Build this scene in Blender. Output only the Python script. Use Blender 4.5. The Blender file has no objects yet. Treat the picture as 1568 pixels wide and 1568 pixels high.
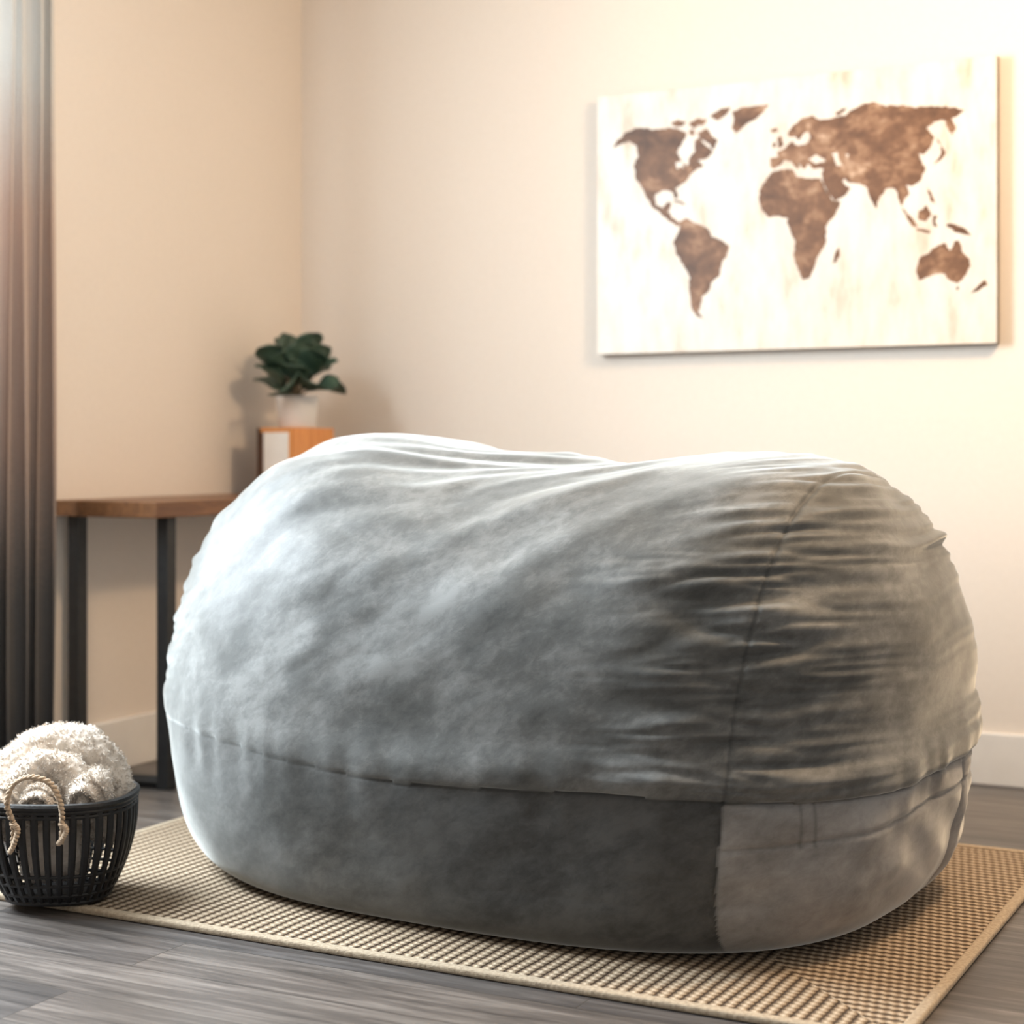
import bpy, bmesh, math, random
import numpy as np
from mathutils import Vector, Matrix, noise as mnoise
from mathutils.geometry import tessellate_polygon
random.seed(4); np.random.seed(4)
scene = bpy.context.scene
CAM = (3.139, -4.549, 0.88)

# ------------------------------------------------------------------ helpers
def link(o, parent=None):
    scene.collection.objects.link(o)
    if parent: o.parent = parent
    return o
def empty(name):
    e = bpy.data.objects.new(name, None); link(e); return e
def mesh_obj(name, verts, faces, mat=None, parent=None, smooth=False):
    me = bpy.data.meshes.new(name); me.from_pydata([tuple(v) for v in verts], [], faces); me.update()
    if smooth: me.polygons.foreach_set('use_smooth', [True]*len(me.polygons))
    o = bpy.data.objects.new(name, me); link(o, parent)
    if mat: me.materials.append(mat)
    return o
def box(name, lo, hi, mat=None, parent=None, bevel=0.0):
    x0,y0,z0=lo; x1,y1,z1=hi
    v=[(x0,y0,z0),(x1,y0,z0),(x1,y1,z0),(x0,y1,z0),(x0,y0,z1),(x1,y0,z1),(x1,y1,z1),(x0,y1,z1)]
    f=[(0,3,2,1),(4,5,6,7),(0,1,5,4),(1,2,6,5),(2,3,7,6),(3,0,4,7)]
    o=mesh_obj(name,v,f,mat,parent)
    if bevel>0:
        m=o.modifiers.new('bev','BEVEL'); m.width=bevel; m.segments=3
    return o
def grid_faces(n,m,close_u=False,close_v=False):
    f=[]
    for i in range(n if close_u else n-1):
        for j in range(m if close_v else m-1):
            a=i*m+j; b=((i+1)%n)*m+j; c=((i+1)%n)*m+(j+1)%m; d=i*m+(j+1)%m
            f.append((a,b,c,d))
    return f
def lathe(name, prof, seg, center, mat, parent=None, sx=1, sy=1):
    v=[]
    for i in range(seg):
        a=2*math.pi*i/seg
        for r,z in prof: v.append((center[0]+r*sx*math.cos(a),center[1]+r*sy*math.sin(a),center[2]+z))
    return mesh_obj(name,v,grid_faces(seg,len(prof),close_u=True),mat,parent,True)
def tube_data(pts, rad, seg=10, closed=False):
    pts=[Vector(p) for p in pts]; n=len(pts); V=[]
    if not hasattr(rad,'__len__'): rad=[rad]*n
    up=Vector((0.13,0.2,1)).normalized()
    for i,p in enumerate(pts):
        a=pts[(i-1)%n] if (closed or i>0) else p
        b=pts[(i+1)%n] if (closed or i<n-1) else p
        t=(b-a).normalized(); s=t.cross(up)
        if s.length<1e-3: s=t.cross(Vector((1,0,0)))
        s.normalize(); w=s.cross(t)
        for k in range(seg):
            an=2*math.pi*k/seg
            V.append(p+(s*math.cos(an)+w*math.sin(an))*rad[i])
    F=grid_faces(n,seg,close_u=closed,close_v=True)
    if not closed:
        F.append(tuple(range(seg))[::-1]); F.append(tuple((n-1)*seg+k for k in range(seg)))
    return V,F
def spline(pts,k=14):
    P=[Vector(p) for p in pts]; out=[]
    for i in range(len(P)-1):
        p0=P[max(i-1,0)];p1=P[i];p2=P[i+1];p3=P[min(i+2,len(P)-1)]
        for q in range(k):
            t=q/k
            out.append(.5*((2*p1)+(-p0+p2)*t+(2*p0-5*p1+4*p2-p3)*t*t+(-p0+3*p1-3*p2+p3)*t**3))
    out.append(P[-1]); return out
class Acc:
    def __init__(s): s.v=[]; s.f=[]
    def add(s,V,F):
        o=len(s.v); s.v+= [tuple(x) for x in V]; s.f+=[tuple(i+o for i in f) for f in F]

# vectorised gradient noise (numpy Perlin)
_rng=np.random.RandomState(7)
_perm=_rng.permutation(256); _perm=np.r_[_perm,_perm,_perm]
_G=_rng.normal(size=(256,3)); _G/=np.linalg.norm(_G,axis=1,keepdims=True)
def vn(x,y,z):
    x=np.asarray(x,float); y=np.asarray(y,float)+0*x; z=np.asarray(z,float)+0*x
    x,y,z=(.80*x+.36*y-.48*z, -.60*x+.48*y-.64*z, .80*y+.60*z)
    xi=np.floor(x).astype(np.int64);yi=np.floor(y).astype(np.int64);zi=np.floor(z).astype(np.int64)
    fx=x-xi;fy=y-yi;fz=z-zi
    s=lambda t:t*t*t*(t*(t*6-15)+10)
    u,v,w=s(fx),s(fy),s(fz)
    def gr(a,b,c):
        h=_perm[_perm[_perm[(xi+a)&255]+((yi+b)&255)]+((zi+c)&255)]
        g=_G[h]; return g[...,0]*(fx-a)+g[...,1]*(fy-b)+g[...,2]*(fz-c)
    L=lambda a,b,t:a+(b-a)*t
    return 1.7*L(L(L(gr(0,0,0),gr(1,0,0),u),L(gr(0,1,0),gr(1,1,0),u),v),L(L(gr(0,0,1),gr(1,0,1),u),L(gr(0,1,1),gr(1,1,1),u),v),w)
def fbm(x,y,z,o=4):
    r=0;a=1;t=0
    for i in range(o):
        r=r+a*vn(x*2**i+i*17.3,y*2**i,z*2**i+i*5.1); t+=a; a*=.5
    return r/t

# ------------------------------------------------------------------ materials
def new_mat(name):
    m=bpy.data.materials.new(name); m.use_nodes=True
    nt=m.node_tree; b=nt.nodes['Principled BSDF']; return m,nt,b
def ramp(nt,fac,stops):
    r=nt.nodes.new('ShaderNodeValToRGB'); e=r.color_ramp.elements
    while len(e)<len(stops): e.new(.5)
    for i,(p,c) in enumerate(stops): e[i].position=p; e[i].color=(*c,1)
    nt.links.new(fac,r.inputs[0]); return r
def noise_node(nt,scale,detail=4,rough=.5,vec=None,sc=None,dist=0,rot=None):
    n=nt.nodes.new('ShaderNodeTexNoise'); n.inputs['Scale'].default_value=scale
    n.inputs['Detail'].default_value=detail; n.inputs['Roughness'].default_value=rough
    n.inputs['Distortion'].default_value=dist
    tc=nt.nodes.new('ShaderNodeTexCoord')
    src=tc.outputs['Object']
    if rot:
        mp=nt.nodes.new('ShaderNodeMapping'); mp.inputs['Rotation'].default_value=rot
        nt.links.new(src,mp.inputs[0]); src=mp.outputs[0]
    if sc:
        mp=nt.nodes.new('ShaderNodeMapping'); mp.inputs['Scale'].default_value=sc
        nt.links.new(src,mp.inputs[0]); src=mp.outputs[0]
    nt.links.new(src,n.inputs['Vector']); return n
def bump(nt,b,h,strength=.3,dist=.01):
    k=nt.nodes.new('ShaderNodeBump'); k.inputs['Strength'].default_value=strength; k.inputs['Distance'].default_value=dist
    nt.links.new(h,k.inputs['Height']); nt.links.new(k.outputs[0],b.inputs['Normal']); return k
def simple(name,c1,c2,scale=8,rough=.6,bs=.1,bd=.003,sc=None,detail=4,metal=0,spec=.5):
    m,nt,b=new_mat(name)
    n=noise_node(nt,scale,detail,sc=sc)
    r=ramp(nt,n.outputs['Fac'],[(.3,c1),(.7,c2)])
    nt.links.new(r.outputs[0],b.inputs['Base Color']); b.inputs['Roughness'].default_value=rough
    b.inputs['Metallic'].default_value=metal; b.inputs['Specular IOR Level'].default_value=spec
    bump(nt,b,n.outputs['Fac'],bs,bd); return m
M_wall=simple('painted_wall',(.79,.71,.628),(.81,.73,.648),60,.7,.06,.002)
M_trim=simple('trim_paint',(.80,.77,.73),(.84,.81,.77),20,.45,.02)
M_ceil=simple('ceiling_paint',(.8,.77,.72),(.83,.8,.75),80,.8,.1)
M_black=simple('black_metal',(.012,.012,.013),(.02,.02,.02),50,.5,.05)
M_basket=simple('black_rattan',(.005,.005,.006),(.012,.011,.011),120,.5,.3)
M_pot=simple('white_ceramic',(.8,.78,.75),(.84,.82,.79),30,.4,.02)
M_leaf=simple('leaf_green',(.025,.055,.036),(.075,.125,.085),14,.5,.1)
M_stem=simple('stem_brown',(.08,.05,.03),(.12,.09,.05),30,.7)
M_soil=simple('soil',(.02,.015,.01),(.05,.035,.025),90,.95,.6)
M_rope=simple('jute_cord',(.42,.31,.21),(.58,.46,.34),160,.9,.6)
M_cream=simple('cream_card',(.84,.80,.74),(.88,.84,.78),20,.6,.02)
M_frame=simple('window_frame',(.75,.74,.72),(.8,.79,.77),20,.5,.02)

def wood(name,c1,c2,axis_sc,scale=6,rough=.4):
    m,nt,b=new_mat(name)
    n=noise_node(nt,scale,6,.6,sc=axis_sc,dist=.6)
    r=ramp(nt,n.outputs['Fac'],[(.3,c1),(.7,c2)])
    nt.links.new(r.outputs[0],b.inputs['Base Color']); b.inputs['Roughness'].default_value=rough
    bump(nt,b,n.outputs['Fac'],.1,.002); return m
M_top=wood('walnut_top',(.11,.045,.018),(.22,.10,.04),(8,1,8))
M_box=wood('orange_wood',(.60,.22,.055),(.80,.36,.12),(8,8,1))
M_boxd=wood('dark_wood',(.05,.02,.01),(.12,.045,.018),(8,8,1))

# floor planks
def floor_mat():
    m,nt,b=new_mat('vinyl_planks')
    tc=nt.nodes.new('ShaderNodeTexCoord')
    br=nt.nodes.new('ShaderNodeTexBrick'); br.offset=.37
    br.inputs['Scale'].default_value=1; br.inputs['Brick Width'].default_value=1.22; br.inputs['Row Height'].default_value=.152
    br.inputs['Mortar Size'].default_value=.001; br.inputs['Mortar Smooth'].default_value=.3
    br.inputs['Color1'].default_value=(.0,.0,.0,1); br.inputs['Color2'].default_value=(1,1,1,1); br.inputs['Mortar'].default_value=(.5,.5,.5,1)
    br.inputs['Bias'].default_value=0
    nt.links.new(tc.outputs['Object'],br.inputs['Vector'])
    add=nt.nodes.new('ShaderNodeVectorMath'); add.operation='MULTIPLY_ADD'
    nt.links.new(br.outputs['Color'],add.inputs[0]); add.inputs[1].default_value=(7,3,5); nt.links.new(tc.outputs['Object'],add.inputs[2])
    mp=nt.nodes.new('ShaderNodeMapping'); mp.inputs['Scale'].default_value=(1.2,17,1)
    nt.links.new(add.outputs[0],mp.inputs[0])
    n=nt.nodes.new('ShaderNodeTexNoise'); n.inputs['Scale'].default_value=2.4; n.inputs['Detail'].default_value=8; n.inputs['Roughness'].default_value=.68; n.inputs['Distortion'].default_value=.5
    nt.links.new(mp.outputs[0],n.inputs['Vector'])
    r=ramp(nt,n.outputs['Fac'],[(.30,(.040,.036,.034)),(.5,(.110,.100,.094)),(.70,(.225,.21,.198))])
    hv=nt.nodes.new('ShaderNodeMix'); hv.data_type='RGBA'; hv.blend_type='MULTIPLY'; hv.inputs[0].default_value=1
    r2=ramp(nt,br.outputs['Color'],[(0,(.68,.68,.70)),(1,(1.15,1.10,1.05))])
    nt.links.new(r.outputs[0],hv.inputs[6]); nt.links.new(r2.outputs[0],hv.inputs[7])
    mx=nt.nodes.new('ShaderNodeMix'); mx.data_type='RGBA'
    nt.links.new(br.outputs['Fac'],mx.inputs[0]); nt.links.new(hv.outputs[2],mx.inputs[6]); mx.inputs[7].default_value=(.03,.025,.02,1)
    nt.links.new(mx.outputs[2],b.inputs['Base Color'])
    b.inputs['Roughness'].default_value=.38
    sub=nt.nodes.new('ShaderNodeMath'); sub.operation='SUBTRACT'
    nt.links.new(n.outputs['Fac'],sub.inputs[0]); nt.links.new(br.outputs['Fac'],sub.inputs[1])
    bump(nt,b,sub.outputs[0],.2,.002)
    return m
M_floor=floor_mat()

# ------------------------------------------------------------------ room shell
box('floor',(-.15,-6.0,-.1),(5.0,.15,0),M_floor)
box('ceiling',(-.15,-6.0,2.6),(5.0,.15,2.7),M_ceil)
box('wall_back',(-.15,0,0),(5.0,.15,2.6),M_wall)
WY0,WY1,WZ0,WZ1=-2.75,-1.40,.70,2.40
W=empty('wall_left')
box('wall_left_far',(-.15,WY1,0),(0,0,2.6),M_wall,W)
box('wall_left_near',(-.15,-6,0),(0,WY0,2.6),M_wall,W)
box('wall_left_sill',(-.15,WY0,0),(0,WY1,WZ0),M_wall,W)
box('wall_left_header',(-.15,WY0,WZ1),(0,WY1,2.6),M_wall,W)
wf=empty('window_1')
for nm,lo,hi in [('jamb_a',(-.12,WY1-.04,WZ0),(-.04,WY1,WZ1)),('jamb_b',(-.12,WY0,WZ0),(-.04,WY0+.04,WZ1)),
                 ('rail_top',(-.12,WY0+.04,WZ1-.04),(-.04,WY1-.04,WZ1)),('rail_bottom',(-.12,WY0+.04,WZ0),(-.04,WY1-.04,WZ0+.04)),
                 ('mullion',(-.11,-2.1,WZ0+.04),(-.05,-2.05,WZ1-.04))]:
    box(nm,lo,hi,M_frame,wf)
def baseboard(name,lo,hi):
    o=box(name,lo,hi,M_trim); m=o.modifiers.new('b','BEVEL'); m.width=.004; m.segments=2
baseboard('baseboard_back',(0.014,-.014,0),(5.0,0,.138))
baseboard('baseboard_left',(0,-6.0,0),(.014,0,.138))

# ------------------------------------------------------------------ curtain
def curtain():
    m,nt,b=new_mat('curtain_painted_backlight')
    tc=nt.nodes.new('ShaderNodeTexCoord'); sp=nt.nodes.new('ShaderNodeSeparateXYZ')
    nt.links.new(tc.outputs['Object'],sp.inputs[0])
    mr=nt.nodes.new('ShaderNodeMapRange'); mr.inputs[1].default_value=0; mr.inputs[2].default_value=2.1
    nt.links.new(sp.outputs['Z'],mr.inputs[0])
    n=noise_node(nt,60,5,.7,sc=(1,1,3))
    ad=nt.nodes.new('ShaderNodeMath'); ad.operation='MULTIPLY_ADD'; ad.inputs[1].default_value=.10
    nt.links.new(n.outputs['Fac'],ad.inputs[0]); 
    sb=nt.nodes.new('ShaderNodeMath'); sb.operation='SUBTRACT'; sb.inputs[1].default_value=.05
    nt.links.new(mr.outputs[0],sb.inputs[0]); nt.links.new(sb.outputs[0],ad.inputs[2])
    r=ramp(nt,ad.outputs[0],[(.06,(.085,.082,.082)),(.24,(.14,.13,.125)),(.42,(.36,.28,.24)),(.70,(.54,.43,.37)),(.88,(.66,.645,.62))])  # grey hem to pale top; the backlit look is painted into the colour
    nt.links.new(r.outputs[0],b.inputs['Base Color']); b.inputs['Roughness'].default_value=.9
    bump(nt,b,n.outputs['Fac'],.4,.003)
    tr=nt.nodes.new('ShaderNodeBsdfTranslucent'); nt.links.new(r.outputs[0],tr.inputs[0])
    mxs=nt.nodes.new('ShaderNodeMixShader'); mxs.inputs[0].default_value=.08
    out=nt.nodes['Material Output']; nt.links.new(b.outputs[0],mxs.inputs[1]); nt.links.new(tr.outputs[0],mxs.inputs[2]); nt.links.new(mxs.outputs[0],out.inputs[0])
    E=empty('curtain')
    nu,nz=240,60; V=[]
    y0,y1=-1.225,-1.66
    for i in range(nu):
        t=i/(nu-1); y=y0+(y1-y0)*t
        for j in range(nz):
            z=.035+(2.42-.035)*j/(nz-1)
            k=1-.15*(z/2.4)
            ph=t*2*math.pi*9+.6*math.sin(z*1.3+t*7)
            x=.075+.026*k*math.sin(ph)+.008*math.sin(ph*.5+z*2)
            V.append((x,y+.008*math.cos(ph*2)-.02*(1-z/2.4),z))
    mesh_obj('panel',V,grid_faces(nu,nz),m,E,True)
    V,F=tube_data([(.075,-1.1,2.44),(.075,-3.0,2.44)],.012,16)
    mesh_obj('rod',V,F,M_black,E,True)
    for yy in (-1.15,-2.95):
        V,F=tube_data([(0.0,yy,2.44),(.075,yy,2.44)],.008,10); mesh_obj('rod_bracket',V,F,M_black,E,True)
curtain()

# ------------------------------------------------------------------ console table
T=empty('console_table')
box('tabletop',(.004,-1.15,.708),(.35,-.05,.75),M_top,T,.004)
for i,(x,y) in enumerate([(.04,-1.095),(.300,-1.05),(.045,-.12),(.305,-.12)]):
    box(f'leg_{i+1}',(x-.018,y-.018,.0),(x+.018,y+.018,.708),M_black,T,.002)
V,F=tube_data([(.04,-1.095,.016),(.300,-1.05,.016)],.016,4); mesh_obj('foot_bar_near',V,F,M_black,T)
box('foot_bar_far',(.045,-.138,0),(.305,-.102,.03),M_black,T,.002)

# wooden box
B=empty('wooden_box')
bx0,bx1,by0,by1,bz0,bz1=.120,.250,-.41,-.19,.75,.948
t=.014
box('side_right',(bx1-t,by0,bz0),(bx1,by1,bz1),M_box,B,.002)
box('side_left',(bx0,by0,bz0),(bx0+t,by1,bz1),M_boxd,B,.002)
box('lid',(bx0+t,by0,bz1-t),(bx1-t,by1,bz1),M_box,B,.002)
box('bottom',(bx0+t,by0,bz0),(bx1-t,by1,bz0+t),M_box,B,.002)
box('back',(bx0+t,by1-t,bz0+t),(bx1-t,by1,bz1-t),M_boxd,B)
box('front_panel',(bx0+t+.012,by0-.001,bz0+t),(bx1-t,by0+.02,bz1-t),M_cream,B,.001)
box('front_stile',(bx0+t,by0,bz0+t),(bx0+t+.012,by0+.02,bz1-t),M_boxd,B,.001)

# potted plant
P=empty('potted_plant')
pc=(.190,-.30,.948)
lathe('pot',[(0,0),(.052,0),(.056,.004),(.064,.09),(.066,.096),(.060,.096),(.058,.085),(0.0,.083)],48,pc,M_pot,P)
lathe('soil',[(0,.084),(.03,.088),(.0585,.085)],24,pc,M_soil,P)
def leaf(cx,cy,cz,az,el,L,Wd,cup,roll):
    V=[];n=16;m=9
    for i in range(n):
        t=i/(n-1)
        w=Wd*math.sqrt(max(0,1-(2*t-1)**2))*(.75+.35*t)+.003
        for j in range(m):
            s=(j/(m-1)-.5)*2
            x=L*t; y=w*s*.5; z=-cup*L*t*t+ .14*w*abs(s)**1.5 + .004*math.sin(9*t+4*s)
            V.append(Vector((x,y,z)))
    R=Matrix.Rotation(az,4,'Z')@Matrix.Rotation(-el,4,'Y')@Matrix.Rotation(roll,4,'X')
    return [R@v+Vector((cx,cy,cz)) for v in V],grid_faces(n,m)
A=Acc(); S=Acc()
random.seed(21)
NL=22
for k in range(NL):
    az=k*2.399+random.uniform(-.3,.3); lvl=k/NL
    el=math.radians(18+62*lvl+random.uniform(-12,12))
    h=.095+.09*lvl+random.uniform(-.01,.02)
    r=.045*(1-lvl)+.02
    base=Vector((pc[0],pc[1],pc[2]+.085)); p=Vector((pc[0]+r*math.cos(az),pc[1]+r*math.sin(az),pc[2]+h+.01))
    V,F=leaf(p.x,p.y,p.z,az,el,random.uniform(.082,.10),random.uniform(.095,.12),random.uniform(.1,.4),random.uniform(-.9,.9)); A.add(V,F)
    V,F=tube_data([base,(base+p)/2+Vector((0,0,.01)),p],.0022,6); S.add(V,F)
o=mesh_obj('leaves',A.v,A.f,M_leaf,P,True); sm=o.modifiers.new('s','SOLIDIFY'); sm.thickness=.001
mesh_obj('stems',S.v,S.f,M_stem,P,True)

# ------------------------------------------------------------------ world map canvas
def canvas_pt(u,v):
    # rectify the traced artwork outline onto the flat canvas face (wall plane)
    r=(u-784)/2600; Y=4.549/(.8866+.4625*r)
    return 3.139+Y*(.8866*r-.4625), .88-(v-690)/2600*Y
MC=empty('world_map_canvas')
mx0,mx1,mz0,mz1=1.065,2.212,1.160,1.913
m_canvas,nt,b=new_mat('canvas_print')
n=noise_node(nt,5,6,.6,sc=(3,1,1)); r=ramp(nt,n.outputs['Fac'],[(.30,(.60,.47,.36)),(.44,(.75,.67,.58)),(.6,(.80,.75,.68))])
nt.links.new(r.outputs[0],b.inputs['Base Color']); b.inputs['Roughness'].default_value=.38
n2=noise_node(nt,400,2); bump(nt,b,n2.outputs['Fac'],.1,.001)
m_side=simple('canvas_side',(.16,.13,.10),(.24,.20,.15),30,.8)
box('stretcher',(mx0,-.034,mz0),(mx1,-.003,mz1),m_side,MC,.002)
box('canvas_face',(mx0+.001,-.036,mz0+.001),(mx1-.001,-.034,mz1-.001),m_canvas,MC)
m_land,nt,b=new_mat('brown_watercolour')
n=noise_node(nt,12,8,.7,sc=(1,1,1.3),dist=.3)
tc=nt.nodes.new('ShaderNodeTexCoord'); sp=nt.nodes.new('ShaderNodeSeparateXYZ'); nt.links.new(tc.outputs['Object'],sp.inputs[0])
mr=nt.nodes.new('ShaderNodeMapRange'); mr.inputs[1].default_value=1.1; mr.inputs[2].default_value=1.75; mr.inputs[3].default_value=-.07; mr.inputs[4].default_value=.015
nt.links.new(sp.outputs['X'],mr.inputs[0])
ad=nt.nodes.new('ShaderNodeMath'); nt.links.new(n.outputs['Fac'],ad.inputs[0]); nt.links.new(mr.outputs[0],ad.inputs[1])
r=ramp(nt,ad.outputs[0],[(.32,(.075,.032,.013)),(.5,(.18,.085,.04)),(.60,(.32,.175,.095)),(.70,(.62,.44,.31))])
nt.links.new(r.outputs[0],b.inputs['Base Color']); b.inputs['Roughness'].default_value=.5
land=dict(
na=[(947,231),(953,217),(968,205),(985,199),(1010,201),(1035,199),(1048,202),(1060,208),(1052,222),(1044,236),(1050,247),(1060,257),(1063,245),(1072,233),(1070,220),(1079,213),(1087,225),(1100,236),(1090,245),(1075,249),(1085,256),(1072,264),(1062,274),(1052,284),(1041,291),(1046,304),(1042,307),(1035,296),(1020,295),(1010,303),(1012,317),(1022,321),(1030,311),(1036,314),(1030,326),(1036,336),(1047,342),(1050,347),(1043,349),(1030,340),(1018,328),(1006,320),(998,306),(990,290),(980,273),(978,256),(985,241),(982,226),(970,219),(957,225)],
sa=[(1048,342),(1058,336),(1075,345),(1090,352),(1097,365),(1110,369),(1124,378),(1120,395),(1112,405),(1109,424),(1098,433),(1092,448),(1084,454),(1080,466),(1076,478),(1084,489),(1074,486),(1066,472),(1063,450),(1063,425),(1052,405),(1042,390),(1038,375),(1045,360)],
green=[(1128,174),(1150,167),(1184,164),(1172,178),(1160,188),(1143,199),(1133,209),(1127,198),(1131,185)],
baf=[(1074,206),(1090,200),(1096,210),(1106,217),(1101,232),(1090,222),(1078,214)],
ell=[(1094,182),(1108,172),(1126,168),(1120,178),(1104,188)],
isl1=[(1034,192),(1046,186),(1058,190),(1052,197),(1040,197)],
isl2=[(1062,192),(1078,184),(1090,186),(1084,195),(1068,199)],
isl3=[(1062,204),(1070,200),(1072,208),(1066,212)],
cuba=[(1038,310),(1048,310),(1062,317),(1052,316)],
africa=[(1187,268),(1200,263),(1220,262),(1225,272),(1240,276),(1262,275),(1270,292),(1280,309),(1293,311),(1283,334),(1270,350),(1271,368),(1267,382),(1258,395),(1253,412),(1245,428),(1235,431),(1228,415),(1222,395),(1224,375),(1217,358),(1212,345),(1213,337),(1200,333),(1182,335),(1172,322),(1168,305),(1172,290),(1180,277)],
mada=[(1291,379),(1284,391),(1281,406),(1287,403),(1292,391)],
asia=[(1186,258),(1186,245),(1198,243),(1196,236),(1205,232),(1212,225),(1220,219),(1228,226),(1240,224),(1247,214),(1244,205),(1238,207),(1230,218),(1224,212),(1214,212),(1214,204),(1222,194),(1235,184),(1250,180),(1262,187),(1275,186),(1290,182),(1300,181),(1310,172),(1330,162),(1345,160),(1360,166),(1385,165),(1410,168),(1440,166),(1465,168),(1482,172),(1470,182),(1462,185),(1469,198),(1464,212),(1456,200),(1452,188),(1435,190),(1424,200),(1436,215),(1430,228),(1420,240),(1412,238),(1417,250),(1422,264),(1415,279),(1402,288),(1393,286),(1398,300),(1390,308),(1386,318),(1392,330),(1386,322),(1380,302),(1374,291),(1364,291),(1352,305),(1348,322),(1340,310),(1333,290),(1318,284),(1304,282),(1299,276),(1296,280),(1308,291),(1300,302),(1284,311),(1276,300),(1267,282),(1264,270),(1267,261),(1250,261),(1243,254),(1238,262),(1232,255),(1226,247),(1231,258),(1228,262),(1218,250),(1209,248),(1200,257),(1192,262)],
uk=[(1196,216),(1203,211),(1207,225),(1199,231)], ire=[(1190,222),(1195,221),(1194,229),(1189,229)],
ice=[(1186,201),(1195,198),(1198,204),(1188,207)],
nz1=[(1284,178),(1295,170),(1303,168),(1292,180)],
japan=[(1447,226),(1453,236),(1446,248),(1435,257),(1437,251),(1445,241)],
kam=[(1436,204),(1440,214),(1445,226),(1440,220)],
sum=[(1388,322),(1400,334),(1411,349),(1404,350),(1393,336)],
java=[(1408,351),(1430,356),(1429,360),(1409,356)],
born=[(1411,327),(1424,317),(1431,329),(1423,342),(1412,339)],
sul=[(1433,332),(1441,333),(1437,342),(1441,350),(1434,349)],
png=[(1450,345),(1463,345),(1480,351),(1493,363),(1480,361),(1466,358)],
phil=[(1425,290),(1432,299),(1438,316),(1430,311)],
aus=[(1411,406),(1414,396),(1430,386),(1442,377),(1454,375),(1460,386),(1466,372),(1473,370),(1477,386),(1488,397),(1491,409),(1484,423),(1471,436),(1458,430),(1450,421),(1432,423),(1412,431),(1408,420)],
tas=[(1468,441),(1474,441),(1471,447)],
nzl=[(1513,430),(1517,438),(1506,444),(1490,452),(1497,444)])
sea=dict(black=[(1244,246),(1256,240),(1270,250),(1256,254)],casp=[(1280,238),(1288,236),(1290,246),(1296,256),(1288,258),(1284,248)],
lakes=[(1042,252),(1052,250),(1056,262),(1050,258),(1044,262)],balt=[(1236,214),(1240,208),(1242,216),(1238,226),(1234,222)],
aral=[(1300,238),(1306,240),(1303,246)])
def flat(name,polys,mat,y):
    A=Acc()
    for nm,pl in polys.items():
        P2=[]
        n=len(pl)
        for i in range(n):
            a=pl[i];b=pl[(i+1)%n]
            L=math.hypot(b[0]-a[0],b[1]-a[1]); k=max(1,int(L/4))
            for q in range(k):
                t=q/k; j=1.5 if q else 0
                P2.append((a[0]+(b[0]-a[0])*t+random.uniform(-j,j),a[1]+(b[1]-a[1])*t+random.uniform(-j,j)))
        pts=[canvas_pt(*p) for p in P2]
        tri=tessellate_polygon([[Vector((p[0],p[1],0)) for p in pts]])
        A.add([(p[0],y,p[1]) for p in pts],[tuple(t) for t in tri])
    return mesh_obj(name,A.v,A.f,mat,MC)
flat('continents',land,m_land,-.0368)
flat('inland_seas',sea,m_canvas,-.0374)

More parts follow.
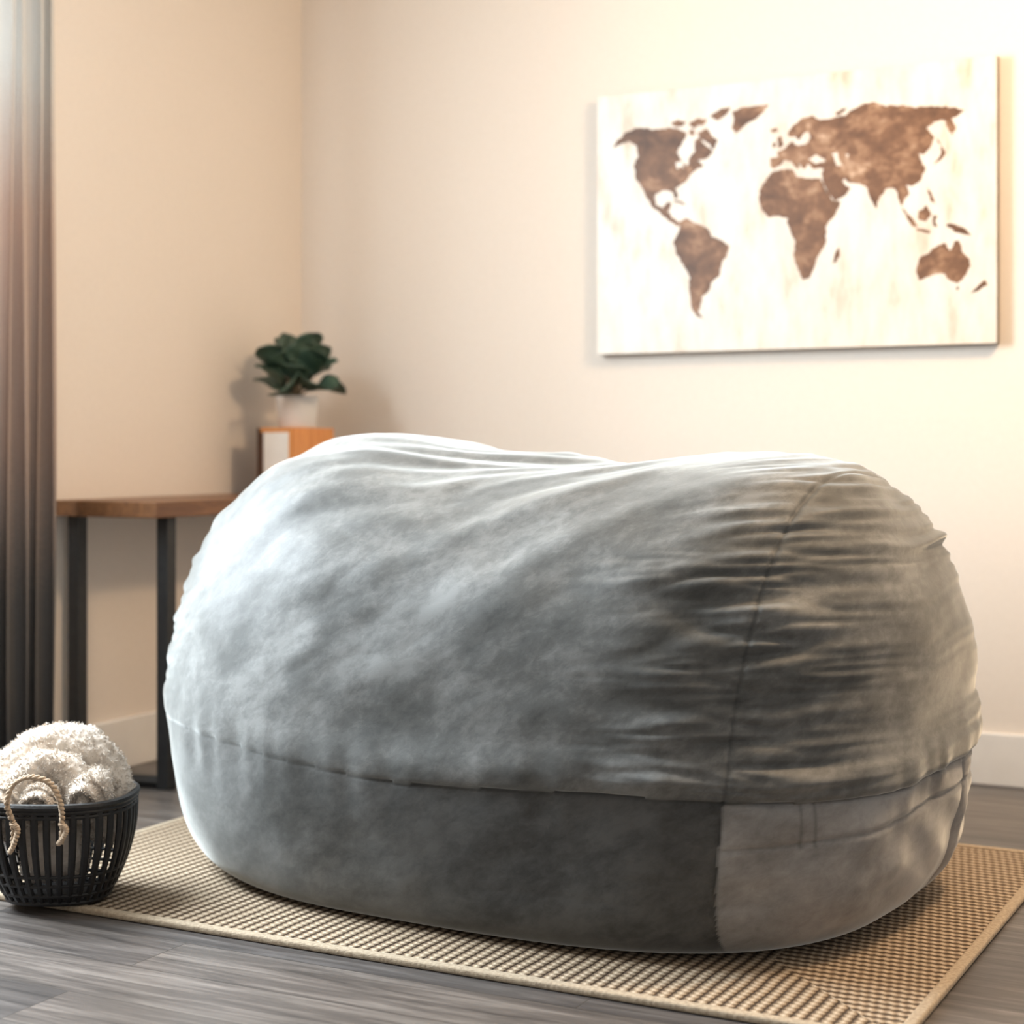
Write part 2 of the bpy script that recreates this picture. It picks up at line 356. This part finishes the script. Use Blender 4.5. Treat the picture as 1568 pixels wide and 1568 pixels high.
# ------------------------------------------------------------------ rug
RX0,RX1,RY0,RY1=.585,2.495,-2.07,-.765
def rug():
    E=empty('jute_rug')
    m,nt,b=new_mat('jute_weave')
    tc=nt.nodes.new('ShaderNodeTexCoord'); sp=nt.nodes.new('ShaderNodeSeparateXYZ'); nt.links.new(tc.outputs['Object'],sp.inputs[0])
    def math_(op,a,b_=None,c=None):
        k=nt.nodes.new('ShaderNodeMath'); k.operation=op
        for i,v in enumerate((a,b_,c)):
            if v is None: continue
            if isinstance(v,(int,float)): k.inputs[i].default_value=v
            else: nt.links.new(v,k.inputs[i])
        return k.outputs[0]
    dxr=math_('SUBTRACT',RX1,sp.outputs['X']); dyf=math_('SUBTRACT',sp.outputs['Y'],RY0)
    near=math_('LESS_THAN',dxr,math_('MINIMUM',.30,dyf))
    def mixf(f,a,b_): return math_('ADD',math_('MULTIPLY',a,math_('SUBTRACT',1.0,f)),math_('MULTIPLY',b_,f))
    nz=noise_node(nt,9,2); wob=math_('MULTIPLY',nz.outputs['Fac'],.008)
    nz2=noise_node(nt,30,2); wob2=math_('MULTIPLY',nz2.outputs['Fac'],.008)
    p=math_('ADD',mixf(near,sp.outputs['X'],sp.outputs['Y']),wob)
    q=math_('ADD',mixf(near,sp.outputs['Y'],sp.outputs['X']),wob2)
    PP=.0225; QQ=.016
    cell=math_('FRACT',math_('MULTIPLY',p,1/PP))
    tri=math_('SUBTRACT',1.0,math_('MULTIPLY',math_('ABSOLUTE',math_('SUBTRACT',cell,.5)),2.0))
    col=math_('POWER',tri,.5)
    rowi=math_('FLOOR',math_('MULTIPLY',p,1/PP))
    sl=math_('SINE',math_('ADD',math_('ADD',math_('MULTIPLY',q,2*math.pi/QQ),math_('MULTIPLY',cell,3.6)),math_('MULTIPLY',rowi,2.1)))
    h=math_('ADD',math_('MULTIPLY',col,1.0),math_('MULTIPLY',sl,.14))
    fine=noise_node(nt,240,4,.7)
    h2=math_('ADD',h,math_('MULTIPLY',fine.outputs['Fac'],.40))
    mr=nt.nodes.new('ShaderNodeMapRange'); mr.inputs[1].default_value=.2; mr.inputs[2].default_value=1.3; nt.links.new(h2,mr.inputs[0])
    r=ramp(nt,mr.outputs[0],[(.2,(.06,.036,.02)),(.48,(.16,.105,.06)),(.66,(.35,.26,.17)),(.95,(.60,.49,.36))])
    nt.links.new(r.outputs[0],b.inputs['Base Color']); b.inputs['Roughness'].default_value=.9
    bump(nt,b,h2,.9,.007)
    box('weave',(RX0+.015,RY0+.015,.001),(RX1-.015,RY1-.015,.011),m,E,.003)
    mb=simple('rug_binding',(.34,.27,.19),(.50,.41,.30),150,.9,.5,.003)
    for nm,lo,hi in [('binding_front',(RX0,RY0,.0005),(RX1,RY0+.022,.0135)),('binding_back',(RX0,RY1-.022,.0005),(RX1,RY1,.0135)),
                     ('binding_left',(RX0,RY0,.0005),(RX0+.022,RY1,.0137)),('binding_right',(RX1-.022,RY0,.0005),(RX1,RY1,.0137))]:
        box(nm,lo,hi,mb,E,.005)
rug()

# ------------------------------------------------------------------ bean bag
def bean_bag():
    E=empty('bean_bag_chair')
    prof=[(0,0),(.3,0),(.6,0),(.80,0),(.875,.008),(.925,.04),(.965,.10),(.99,.19),(1,.30),(1.0,.42),(.985,.52),(.95,.61),(.895,.69),(.81,.765),(.69,.825),(.52,.868),(.3,.893),(.12,.9),(0,.9)]
    P=np.array(prof,float)
    seg=np.r_[0,np.cumsum(np.hypot(np.diff(P[:,0])*.6,np.diff(P[:,1])))]
    ns=440; ss=np.linspace(0,seg[-1],ns)
    rho=np.interp(ss,seg,P[:,0]); zz=np.interp(ss,seg,P[:,1])
    k=np.hanning(31);k/=k.sum()
    def sm(a,e0,e1):
        a2=np.r_[np.full(15,a[0])+(e0*(np.arange(-15,0))),a,np.full(15,a[-1])+(e1*np.arange(1,16))]; return np.convolve(a2,k,'valid')
    d0=rho[1]-rho[0]; d1=rho[-1]-rho[-2]
    rho=np.clip(sm(rho,d0,d1),0,None); zz=np.maximum(sm(zz,0,0),0); rho[0]=0; rho[-1]=0
    nf=1500; ph=np.linspace(0,2*np.pi,nf,endpoint=False)
    PH,SS=np.meshgrid(ph,np.arange(ns),indexing='ij')
    c=np.cos(PH); s=np.sin(PH)
    right=.5+.5*np.tanh(c*4)
    n=2.3+.75*right
    rr=1/(np.abs(c)**n+np.abs(s)**n)**(1/n)
    RHO=rho[SS]; Z=zz[SS].copy()
    upf=1/(1+np.exp(-(Z-.36)/.02))
    pu=1.02*(1-right)+.5*right; pl=1.3*(1-right)+.93*right
    px=pu*upf+pl*(1-upf)
    Rx=.765*(1-right)+.925*right
    X=1.475+Rx*(RHO**px)*rr*c
    py=1.0*upf+.8*(1-upf)
    Y=-1.37+.59*(RHO**py)*rr*s
    zx=np.array([.5,.7,.85,.95,1.05,1.15,1.3,1.42,1.55,1.7,1.9,2.15,2.3,2.5]); zv=np.array([.87,.88,.89,.905,.92,.93,.905,.875,.845,.83,.858,.895,.90,.90])
    xf=np.linspace(.3,2.7,600); zf=np.convolve(np.r_[np.full(30,zv[0]),np.interp(xf,zx,zv),np.full(30,zv[-1])],np.hanning(61)/np.hanning(61).sum(),'valid')
    ztop=np.interp(X,xf,zf)
    w=np.clip(Z/.9,0,1)**1.3
    Z=Z*(1+(ztop/.9-1)*w)
    Pn=np.stack([X,Y,Z],-1)
    du=np.roll(Pn,-1,0)-np.roll(Pn,1,0)
    dv=np.zeros_like(Pn); dv[:,1:-1]=Pn[:,2:]-Pn[:,:-2]; dv[:,0]=Pn[:,1]-Pn[:,0]; dv[:,-1]=Pn[:,-1]-Pn[:,-2]
    Nn=np.cross(du,dv); L=np.linalg.norm(Nn,axis=-1,keepdims=True); Nn/=np.maximum(L,1e-9)
    Nn[:,0]=(0,0,-1); Nn[:,-1]=(0,0,1)
    Q=ss[SS]+.02*vn(X*3,Y*3,Z*3)
    xs=2.145+.10*Z/.9
    low=np.clip(Z/.10,0,1)
    g=lambda t:np.exp(-t*t)
    sst=lambda t:np.clip(t,0,1)**2*(3-2*np.clip(t,0,1))
    def folds(a,b_,c_):
        v=vn(a,b_,c_); v2=vn(a*1.8+7,b_*1.4,c_+5)
        r1=np.sqrt(v*v+.012); r2=np.sqrt(v2*v2+.012)
        return (r1-.36)*1.9*.6+(r2-.36)*1.9*.4
    irr=.55+.8*(.5+.5*np.clip(vn(Q*12,3.3,1.2)*1.6,-1,1))
    vert=sst((Z-.22)/.14)*(1-.8*sst((Z-.66)/.18))+.12
    eR=g((X-xs)/(.14*irr))*low*vert
    D=eR*.022*folds(Q*25,(X-xs)*4.5,Y*1.5+3)
    D+=g((X-xs+.02)/.20)*low*vert*.008*vn(Q*16+2,X*4,Y*1.5)
    al=(.85-X)
    eL=g((X-.80)/.17)*sst((Z-.28)/.2)
    D+=eL*.014*folds(Q*17+al*4.0,al*4,Y*2+9)
    wx=X+.05*vn(X*4,Z*4,Y*4+7)
    ac=-.55*wx+.83*Q; alg=.83*wx+.55*Q
    eT=sst((Z-.50)/.22)*sst((X-.85)/.3)*(1-.85*sst((X-1.7)/.35))
    D+=eT*.013*vn(ac*11,alg*2.6,Y*1.0)
    D+=eT*sst((Z-.70)/.12)*.006*vn(ac*22,alg*4.0,Y*1.0+5)
    eC=g((X-1.30)/.5)*g((Z-.55)/.2)
    D+=eC*.003*folds(ac*9+3,alg*6,Y*3)
    D+=.024*fbm(X*2.2,Y*2.2,Z*2.8+4,2)*low
    D+=.0028*fbm(X*7,Y*7,Z*9,2)*low
    zs=.285+.035*np.clip((1.6-X)/.8,0,1)+.02*np.clip((Y+1.6)/.6,0,1)*(X>2)+.006*np.sin(X*7)
    sw=.2+.8*sst((X-1.3)/.7)
    D+=.014*sw*g((Z-zs-.03)/.04)*(Z>zs)
    D-=.005*sw*g((Z-zs)/.0045)
    D+=.005*g((Z-zs)/.06)*vn(X*18,Y*18,1.0)
    D-=.004*g((X-xs)/.004)*low
    xl=.84-.05*Z
    D-=.002*g((X-xl)/.005)*low
    z2=.225+.02*np.sin(Y*4)
    D-=.004*g((Z-z2)/.005)*(X>xs)
    D+=.009*vn(X*9,Y*9,Z*14)*(X>xs)*(Z<zs)*low
    # tucked vertical fold with flat carry handle lying against the far side of the end panel
    D+=.006*g((Y+1.22)/.018)*(X>xs)*sst((zs-Z)/.02)*low
    D-=.006*g((Y+1.25)/.006)*(X>xs)*sst((zs-Z)/.02)*low
    flatb=np.clip(zz[SS]/.05,0,1)
    D*=flatb
    Pn=Pn+Nn*D[...,None]
    Pn[...,2]=np.maximum(Pn[...,2],0)+.0115
    strap=(Y<-1.3)*(Z<zs)*(Z>z2-.01)*(g((X-2.283)/.0025)+g((X-2.302)/.0025))
    seam=np.clip(.8*g((Z-zs)/.003)*sw+.45*g((X-xs)/.0026)*low+.15*g((X-xl)/.003)+.25*g((Z-z2)/.003)*(X>xs)+.4*strap,0,1)
    panel=((Z<zs)&(X>xs)).astype(float)
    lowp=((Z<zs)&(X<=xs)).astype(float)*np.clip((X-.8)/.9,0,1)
    th=math.radians(-4.0); cx,cy=1.55,-1.37
    dx=Pn[...,0]-cx; dy=Pn[...,1]-cy
    Pn[...,0]=cx+dx*math.cos(th)-dy*math.sin(th)+.01; Pn[...,1]=cy+dx*math.sin(th)+dy*math.cos(th)
    nverts=nf*ns
    V=Pn.reshape(-1,3)
    idx=np.arange(nverts).reshape(nf,ns)
    a=idx[:,:-1];b2=np.roll(idx,-1,0)[:,:-1];c2=np.roll(idx,-1,0)[:,1:];d=idx[:,1:]
    F=np.stack([a,b2,c2,d],-1).reshape(-1,4)
    me=bpy.data.meshes.new('cover')
    me.vertices.add(nverts); me.vertices.foreach_set('co',V.ravel().astype(np.float32))
    me.loops.add(F.size); me.loops.foreach_set('vertex_index',F.ravel().astype(np.int32))
    me.polygons.add(len(F)); me.polygons.foreach_set('loop_start',np.arange(0,F.size,4,dtype=np.int32))
    me.polygons.foreach_set('loop_total',np.full(len(F),4,dtype=np.int32))
    me.polygons.foreach_set('use_smooth',np.ones(len(F),dtype=bool))
    me.update(); me.validate()
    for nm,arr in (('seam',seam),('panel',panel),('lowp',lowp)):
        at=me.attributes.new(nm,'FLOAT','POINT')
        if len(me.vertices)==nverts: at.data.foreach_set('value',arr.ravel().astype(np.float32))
    m,nt,b=new_mat('grey_velvet')
    n1=noise_node(nt,4.5,7,.62,rot=(0,.5,0),sc=(1,1,1.8),dist=.25); n2=noise_node(nt,26,5,.7,rot=(0,.5,0),sc=(1,1,1.7),dist=.3)
    mx=nt.nodes.new('ShaderNodeMath'); mx.operation='MULTIPLY_ADD'; mx.inputs[1].default_value=.34
    nt.links.new(n2.outputs['Fac'],mx.inputs[0]); 
    m3=nt.nodes.new('ShaderNodeMath'); m3.operation='MULTIPLY'; m3.inputs[1].default_value=.66; nt.links.new(n1.outputs['Fac'],m3.inputs[0]); nt.links.new(m3.outputs[0],mx.inputs[2])
    r=ramp(nt,mx.outputs[0],[(.39,(.082,.085,.084)),(.5,(.128,.132,.130)),(.61,(.210,.215,.212))])
    def attr(n_):
        k=nt.nodes.new('ShaderNodeAttribute'); k.attribute_name=n_; return k.outputs['Fac']
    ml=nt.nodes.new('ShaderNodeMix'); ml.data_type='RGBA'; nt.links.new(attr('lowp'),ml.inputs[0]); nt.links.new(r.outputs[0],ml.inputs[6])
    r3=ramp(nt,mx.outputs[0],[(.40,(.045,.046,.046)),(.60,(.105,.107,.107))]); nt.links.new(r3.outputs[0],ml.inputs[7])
    mp=nt.nodes.new('ShaderNodeMix'); mp.data_type='RGBA'; nt.links.new(attr('panel'),mp.inputs[0])
    r2=ramp(nt,mx.outputs[0],[(.38,(.20,.195,.19)),(.62,(.38,.375,.37))])
    nt.links.new(ml.outputs[2],mp.inputs[6]); nt.links.new(r2.outputs[0],mp.inputs[7])
    ms=nt.nodes.new('ShaderNodeMix'); ms.data_type='RGBA'; nt.links.new(attr('seam'),ms.inputs[0])
    nt.links.new(mp.outputs[2],ms.inputs[6]); ms.inputs[7].default_value=(.05,.052,.052,1)
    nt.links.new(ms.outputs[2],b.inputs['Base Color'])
    b.inputs['Roughness'].default_value=.55; b.inputs['Specular IOR Level'].default_value=.25
    b.inputs['Sheen Weight'].default_value=.9; b.inputs['Sheen Roughness'].default_value=.35
    b.inputs['Sheen Tint'].default_value=(.9,.93,.91,1)
    b1=nt.nodes.new('ShaderNodeBump'); b1.inputs['Strength'].default_value=.08; b1.inputs['Distance'].default_value=.005
    nt.links.new(n2.outputs['Fac'],b1.inputs['Height'])
    nt.links.new(b1.outputs[0],b.inputs['Normal'])
    me.materials.append(m)
    o=bpy.data.objects.new('cover',me); link(o,E)
bean_bag()

# ------------------------------------------------------------------ basket + blanket
bc=Vector((.825,-2.02,.0137)); RT=Vector((.8866,.4625,0)); NR=Vector((.4625,-.8866,0)); SC=1.05
def loc(r,n,z): return bc+(RT*r+NR*n+Vector((0,0,z)))*SC
def basket():
    E=empty('slatted_basket')
    H=.188; A=Acc()
    def rad(z):
        t=z/H; return .088+.052*math.sin(min(1,t*1.15)*math.pi/2)**.8 if t>0 else .088
    def rp(a,z,k=0): 
        n=2.6; c,s=math.cos(a),math.sin(a); q=1/(abs(c)**n+abs(s)**n)**(1/n)
        R=(rad(max(z,1e-5))+k)*q; return loc(R*c*.97,R*s*.95,z)
    for z,rd in ((.006,.005),(.022,.004),(.042,.0035),(.060,.0035),(H-.018,.004),(H,.0075),(H-.009,.005)):
        V,F=tube_data([rp(2*math.pi*i/96,z) for i in range(96)],rd,8,closed=True); A.add(V,F)
    nr=38
    for i in range(nr):
        a=2*math.pi*i/nr; wd=2*math.pi/nr*.29
        V=[];nz=14
        for j in range(nz):
            z=.004+(H-.004)*j/(nz-1)
            V+= [rp(a-wd,z,.0005),rp(a-wd*.5,z,.0035),rp(a+wd*.5,z,.0035),rp(a+wd,z,.0005),rp(a+wd,z,-.0025),rp(a-wd,z,-.0025)]
        A.add(V,grid_faces(nz,6,close_v=True))
    V=[loc(0,0,.004)]+[rp(2*math.pi*i/64,.004) for i in range(64)]
    A.add(V,[(0,1+i,1+(i+1)%64) for i in range(64)])
    mesh_obj('body',A.v,A.f,M_basket,E,False)
    C=Acc()
    def cord(pts):
        out=spline(pts)
        for sgn in (0,math.pi):
            q=[p+Vector((math.cos(i*.9+sgn),math.sin(i*.9+sgn)*.7,math.sin(i*.9+sgn)*.7))*.0028 for i,p in enumerate(out)]
            V,F=tube_data(q,.0036,8); C.add(V,F)
    o=.018
    cord([loc(-.062+o,.145,.13),loc(-.062+o,.148,.165),loc(-.072+o,.150,.20),loc(-.060+o,.150,.235),loc(-.03+o,.150,.248),loc(.005+o,.150,.236),loc(.022+o,.151,.205),loc(.026+o,.150,.175),loc(.024+o,.147,.13)])
    cord([loc(.024+o,.151,.165),loc(.034+o,.153,.155),loc(.028+o,.154,.14),loc(.020+o,.152,.13)])
    cord([loc(-.062+o,.151,.165),loc(-.052+o,.153,.155),loc(-.058+o,.154,.13),loc(-.066+o,.152,.115)])
    mesh_obj('cord_handle',C.v,C.f,M_rope,E,True)
def towels():
    # one plush throw, loosely rolled and folded into the basket, with real pile tufts
    E=empty('fluffy_throw_blanket')
    m,nt,b=new_mat('sherpa_fleece')
    n2=noise_node(nt,22,4)
    r=ramp(nt,n2.outputs['Fac'],[(.3,(.60,.52,.44)),(.7,(.77,.71,.64))])
    nt.links.new(r.outputs[0],b.inputs['Base Color']); b.inputs['Roughness'].default_value=1; b.inputs['Sheen Weight'].default_value=.3
    b.inputs['Specular IOR Level'].default_value=.1
    T=Acc(); rnd=random.Random(5)
    def roll(nm,pts,R,flatt=1.0,sw=.004,tuft=6000):
        out=spline(pts,20)
        seg=84; n=len(out); rings=[]
        t0=(out[1]-out[0]).normalized(); t1=(out[-1]-out[-2]).normalized()
        for k in range(18):
            f=k/18; rings.append((out[0]-t0*(.022*math.sqrt(1-f*f)),R*f,t0,f))
        for i,p in enumerate(out):
            t=(out[min(i+1,n-1)]-out[max(i-1,0)]).normalized(); rings.append((p,R,t,2))
        for k in range(18):
            f=1-(k+1)/18; rings.append((out[-1]+t1*(.022*math.sqrt(1-f*f)),R*f,t1,f))
        V=[];NRM=[]
        for p,rd,t,f in rings:
            s=t.cross(Vector((.05,.1,1))).normalized(); w=s.cross(t)
            for k in range(seg):
                an=2*math.pi*k/seg
                rv=(s*math.cos(an)+w*math.sin(an)*flatt)
                q=p+rv*rd
                d=mnoise.noise(q*13)*.007+mnoise.noise(q*45)*.004+mnoise.noise(q*100)*.003
                if f<=1:
                    sp=math.cos((rd/(R/1.8))*2*math.pi-an+2*mnoise.noise(q*20))
                    sg=-t0 if (q-out[0]).length<(q-out[-1]).length else t1
                    q=q+sg*(sp*sw-.003+d*.8)
                    q=q+rv*d*.6*f
                    NRM.append((sg*(1-f*.6)+rv*f).normalized())
                else:
                    q=q+rv*d; NRM.append(rv.normalized())
                V.append(q)
        mesh_obj(nm,V,grid_faces(len(rings),seg,close_v=True),m,E,True)
        for _ in range(tuft):
            i=rnd.randrange(len(V)); q=V[i]+Vector((rnd.gauss(0,1),rnd.gauss(0,1),rnd.gauss(0,1)))*.0012; nn=NRM[i]
            cl=Vector((mnoise.noise(q*70),mnoise.noise(q*70+Vector((9,0,0))),mnoise.noise(q*70+Vector((0,9,0)))))
            dr=(nn+cl*1.8+Vector((rnd.gauss(0,.4),rnd.gauss(0,.4),rnd.gauss(0,.4)-.1))).normalized()
            sd=dr.cross(Vector((rnd.gauss(0,1),rnd.gauss(0,1),rnd.gauss(0,1)))).normalized()
            ln=rnd.uniform(.003,.006); w=.0009
            cu=Vector((rnd.gauss(0,1),rnd.gauss(0,1),rnd.gauss(0,1)))*.0022
            a=q-nn*.001; c=q+dr*ln*.55+cu*.5; e=q+dr*ln-cu*.5
            o=len(T.v)
            T.v+=[tuple(a-sd*w),tuple(a+sd*w),tuple(c-sd*w),tuple(c+sd*w),tuple(e)]
            T.f+=[(o,o+1,o+3,o+2),(o+2,o+3,o+4)]
    roll('fold_top',[loc(-.105,-.01,.12),loc(-.108,-.01,.185),loc(-.075,-.02,.238),loc(-.02,-.03,.268),loc(.035,-.03,.262),loc(.075,-.02,.225),loc(.088,-.01,.18),loc(.08,0,.12)],.045,tuft=14000)
    roll('fold_inner',[loc(-.060,.045,.17),loc(-.05,.04,.225),loc(-.005,.035,.245),loc(.035,.04,.225),loc(.035,.045,.16)],.034,tuft=8000)
    roll('fold_front',[loc(-.012,.094,.185),loc(-.010,.02,.20)],.038,1,.009,tuft=8000)
    roll('fold_right',[loc(.070,.078,.190),loc(.070,.03,.205),loc(.07,-.02,.19)],.042,1,.007,tuft=9000)
    roll('fold_left',[loc(-.085,.080,.180),loc(-.085,.02,.195)],.038,1,.007,tuft=7000)
    roll('fold_under',[loc(-.04,.03,.09),loc(.04,.03,.09)],.060,tuft=2500)
    roll('fold_back',[loc(-.05,-.05,.12),loc(.05,-.05,.14)],.050,tuft=2500)
    mesh_obj('pile',T.v,T.f,m,E,True)
basket(); towels()

# ------------------------------------------------------------------ ceiling lamp
CL=empty('ceiling_lamp')
lc=(3.05,-1.25)
m_em,nt,b=new_mat('lamp_glass'); b.inputs['Base Color'].default_value=(.9,.8,.65,1); b.inputs['Emission Color'].default_value=(1,.76,.52,1); b.inputs['Emission Strength'].default_value=5
lathe('shade',[(0,2.50),(.12,2.505),(.16,2.53),(.165,2.58)],40,(lc[0],lc[1],0),m_em,CL)
lathe('mount',[(0,2.575),(.17,2.575),(.17,2.6),(0,2.6)],40,(lc[0],lc[1],0),M_black,CL)

def area(name,loc_,target,sx,sy,power,col,spread=None):
    l=bpy.data.lights.new(name,'AREA'); l.shape='RECTANGLE'; l.size=sx; l.size_y=sy; l.energy=power; l.color=col
    if spread: l.spread=spread
    o=bpy.data.objects.new(name,l); link(o); o.location=loc_
    o.rotation_euler=(Vector(target)-Vector(loc_)).to_track_quat('-Z','Y').to_euler(); return o
area('window_daylight',(-.28,-2.15,1.6),(1.2,-1.75,.8),1.3,1.5,222,(.84,.935,1.0))
l=bpy.data.lights.new('ceiling_bulb','POINT'); l.energy=98; l.color=(1,.72,.46); l.shadow_soft_size=.14
o=bpy.data.objects.new('ceiling_bulb',l); link(o); o.location=(lc[0],lc[1],2.36)

w=bpy.data.worlds.new('world'); scene.world=w; w.use_nodes=True
bg=w.node_tree.nodes['Background']; bg.inputs[0].default_value=(1,.95,.90,1); bg.inputs[1].default_value=.50

# ------------------------------------------------------------------ camera
cd=bpy.data.cameras.new('camera'); cam=bpy.data.objects.new('camera',cd); link(cam)
cd.sensor_width=36; cd.lens=36*2600/1568; cd.shift_y=-94/1568
cam.location=CAM; cam.rotation_euler=(math.radians(90),0,math.atan2(.4625,.8866))
cd.dof.use_dof=True; cd.dof.focus_distance=3.0; cd.dof.aperture_fstop=2.5
cd.clip_start=.05
scene.camera=cam
try:
    scene.view_settings.view_transform='Standard'; scene.view_settings.look='None'
    scene.view_settings.exposure=0; scene.view_settings.gamma=1
except Exception as e: print(e)
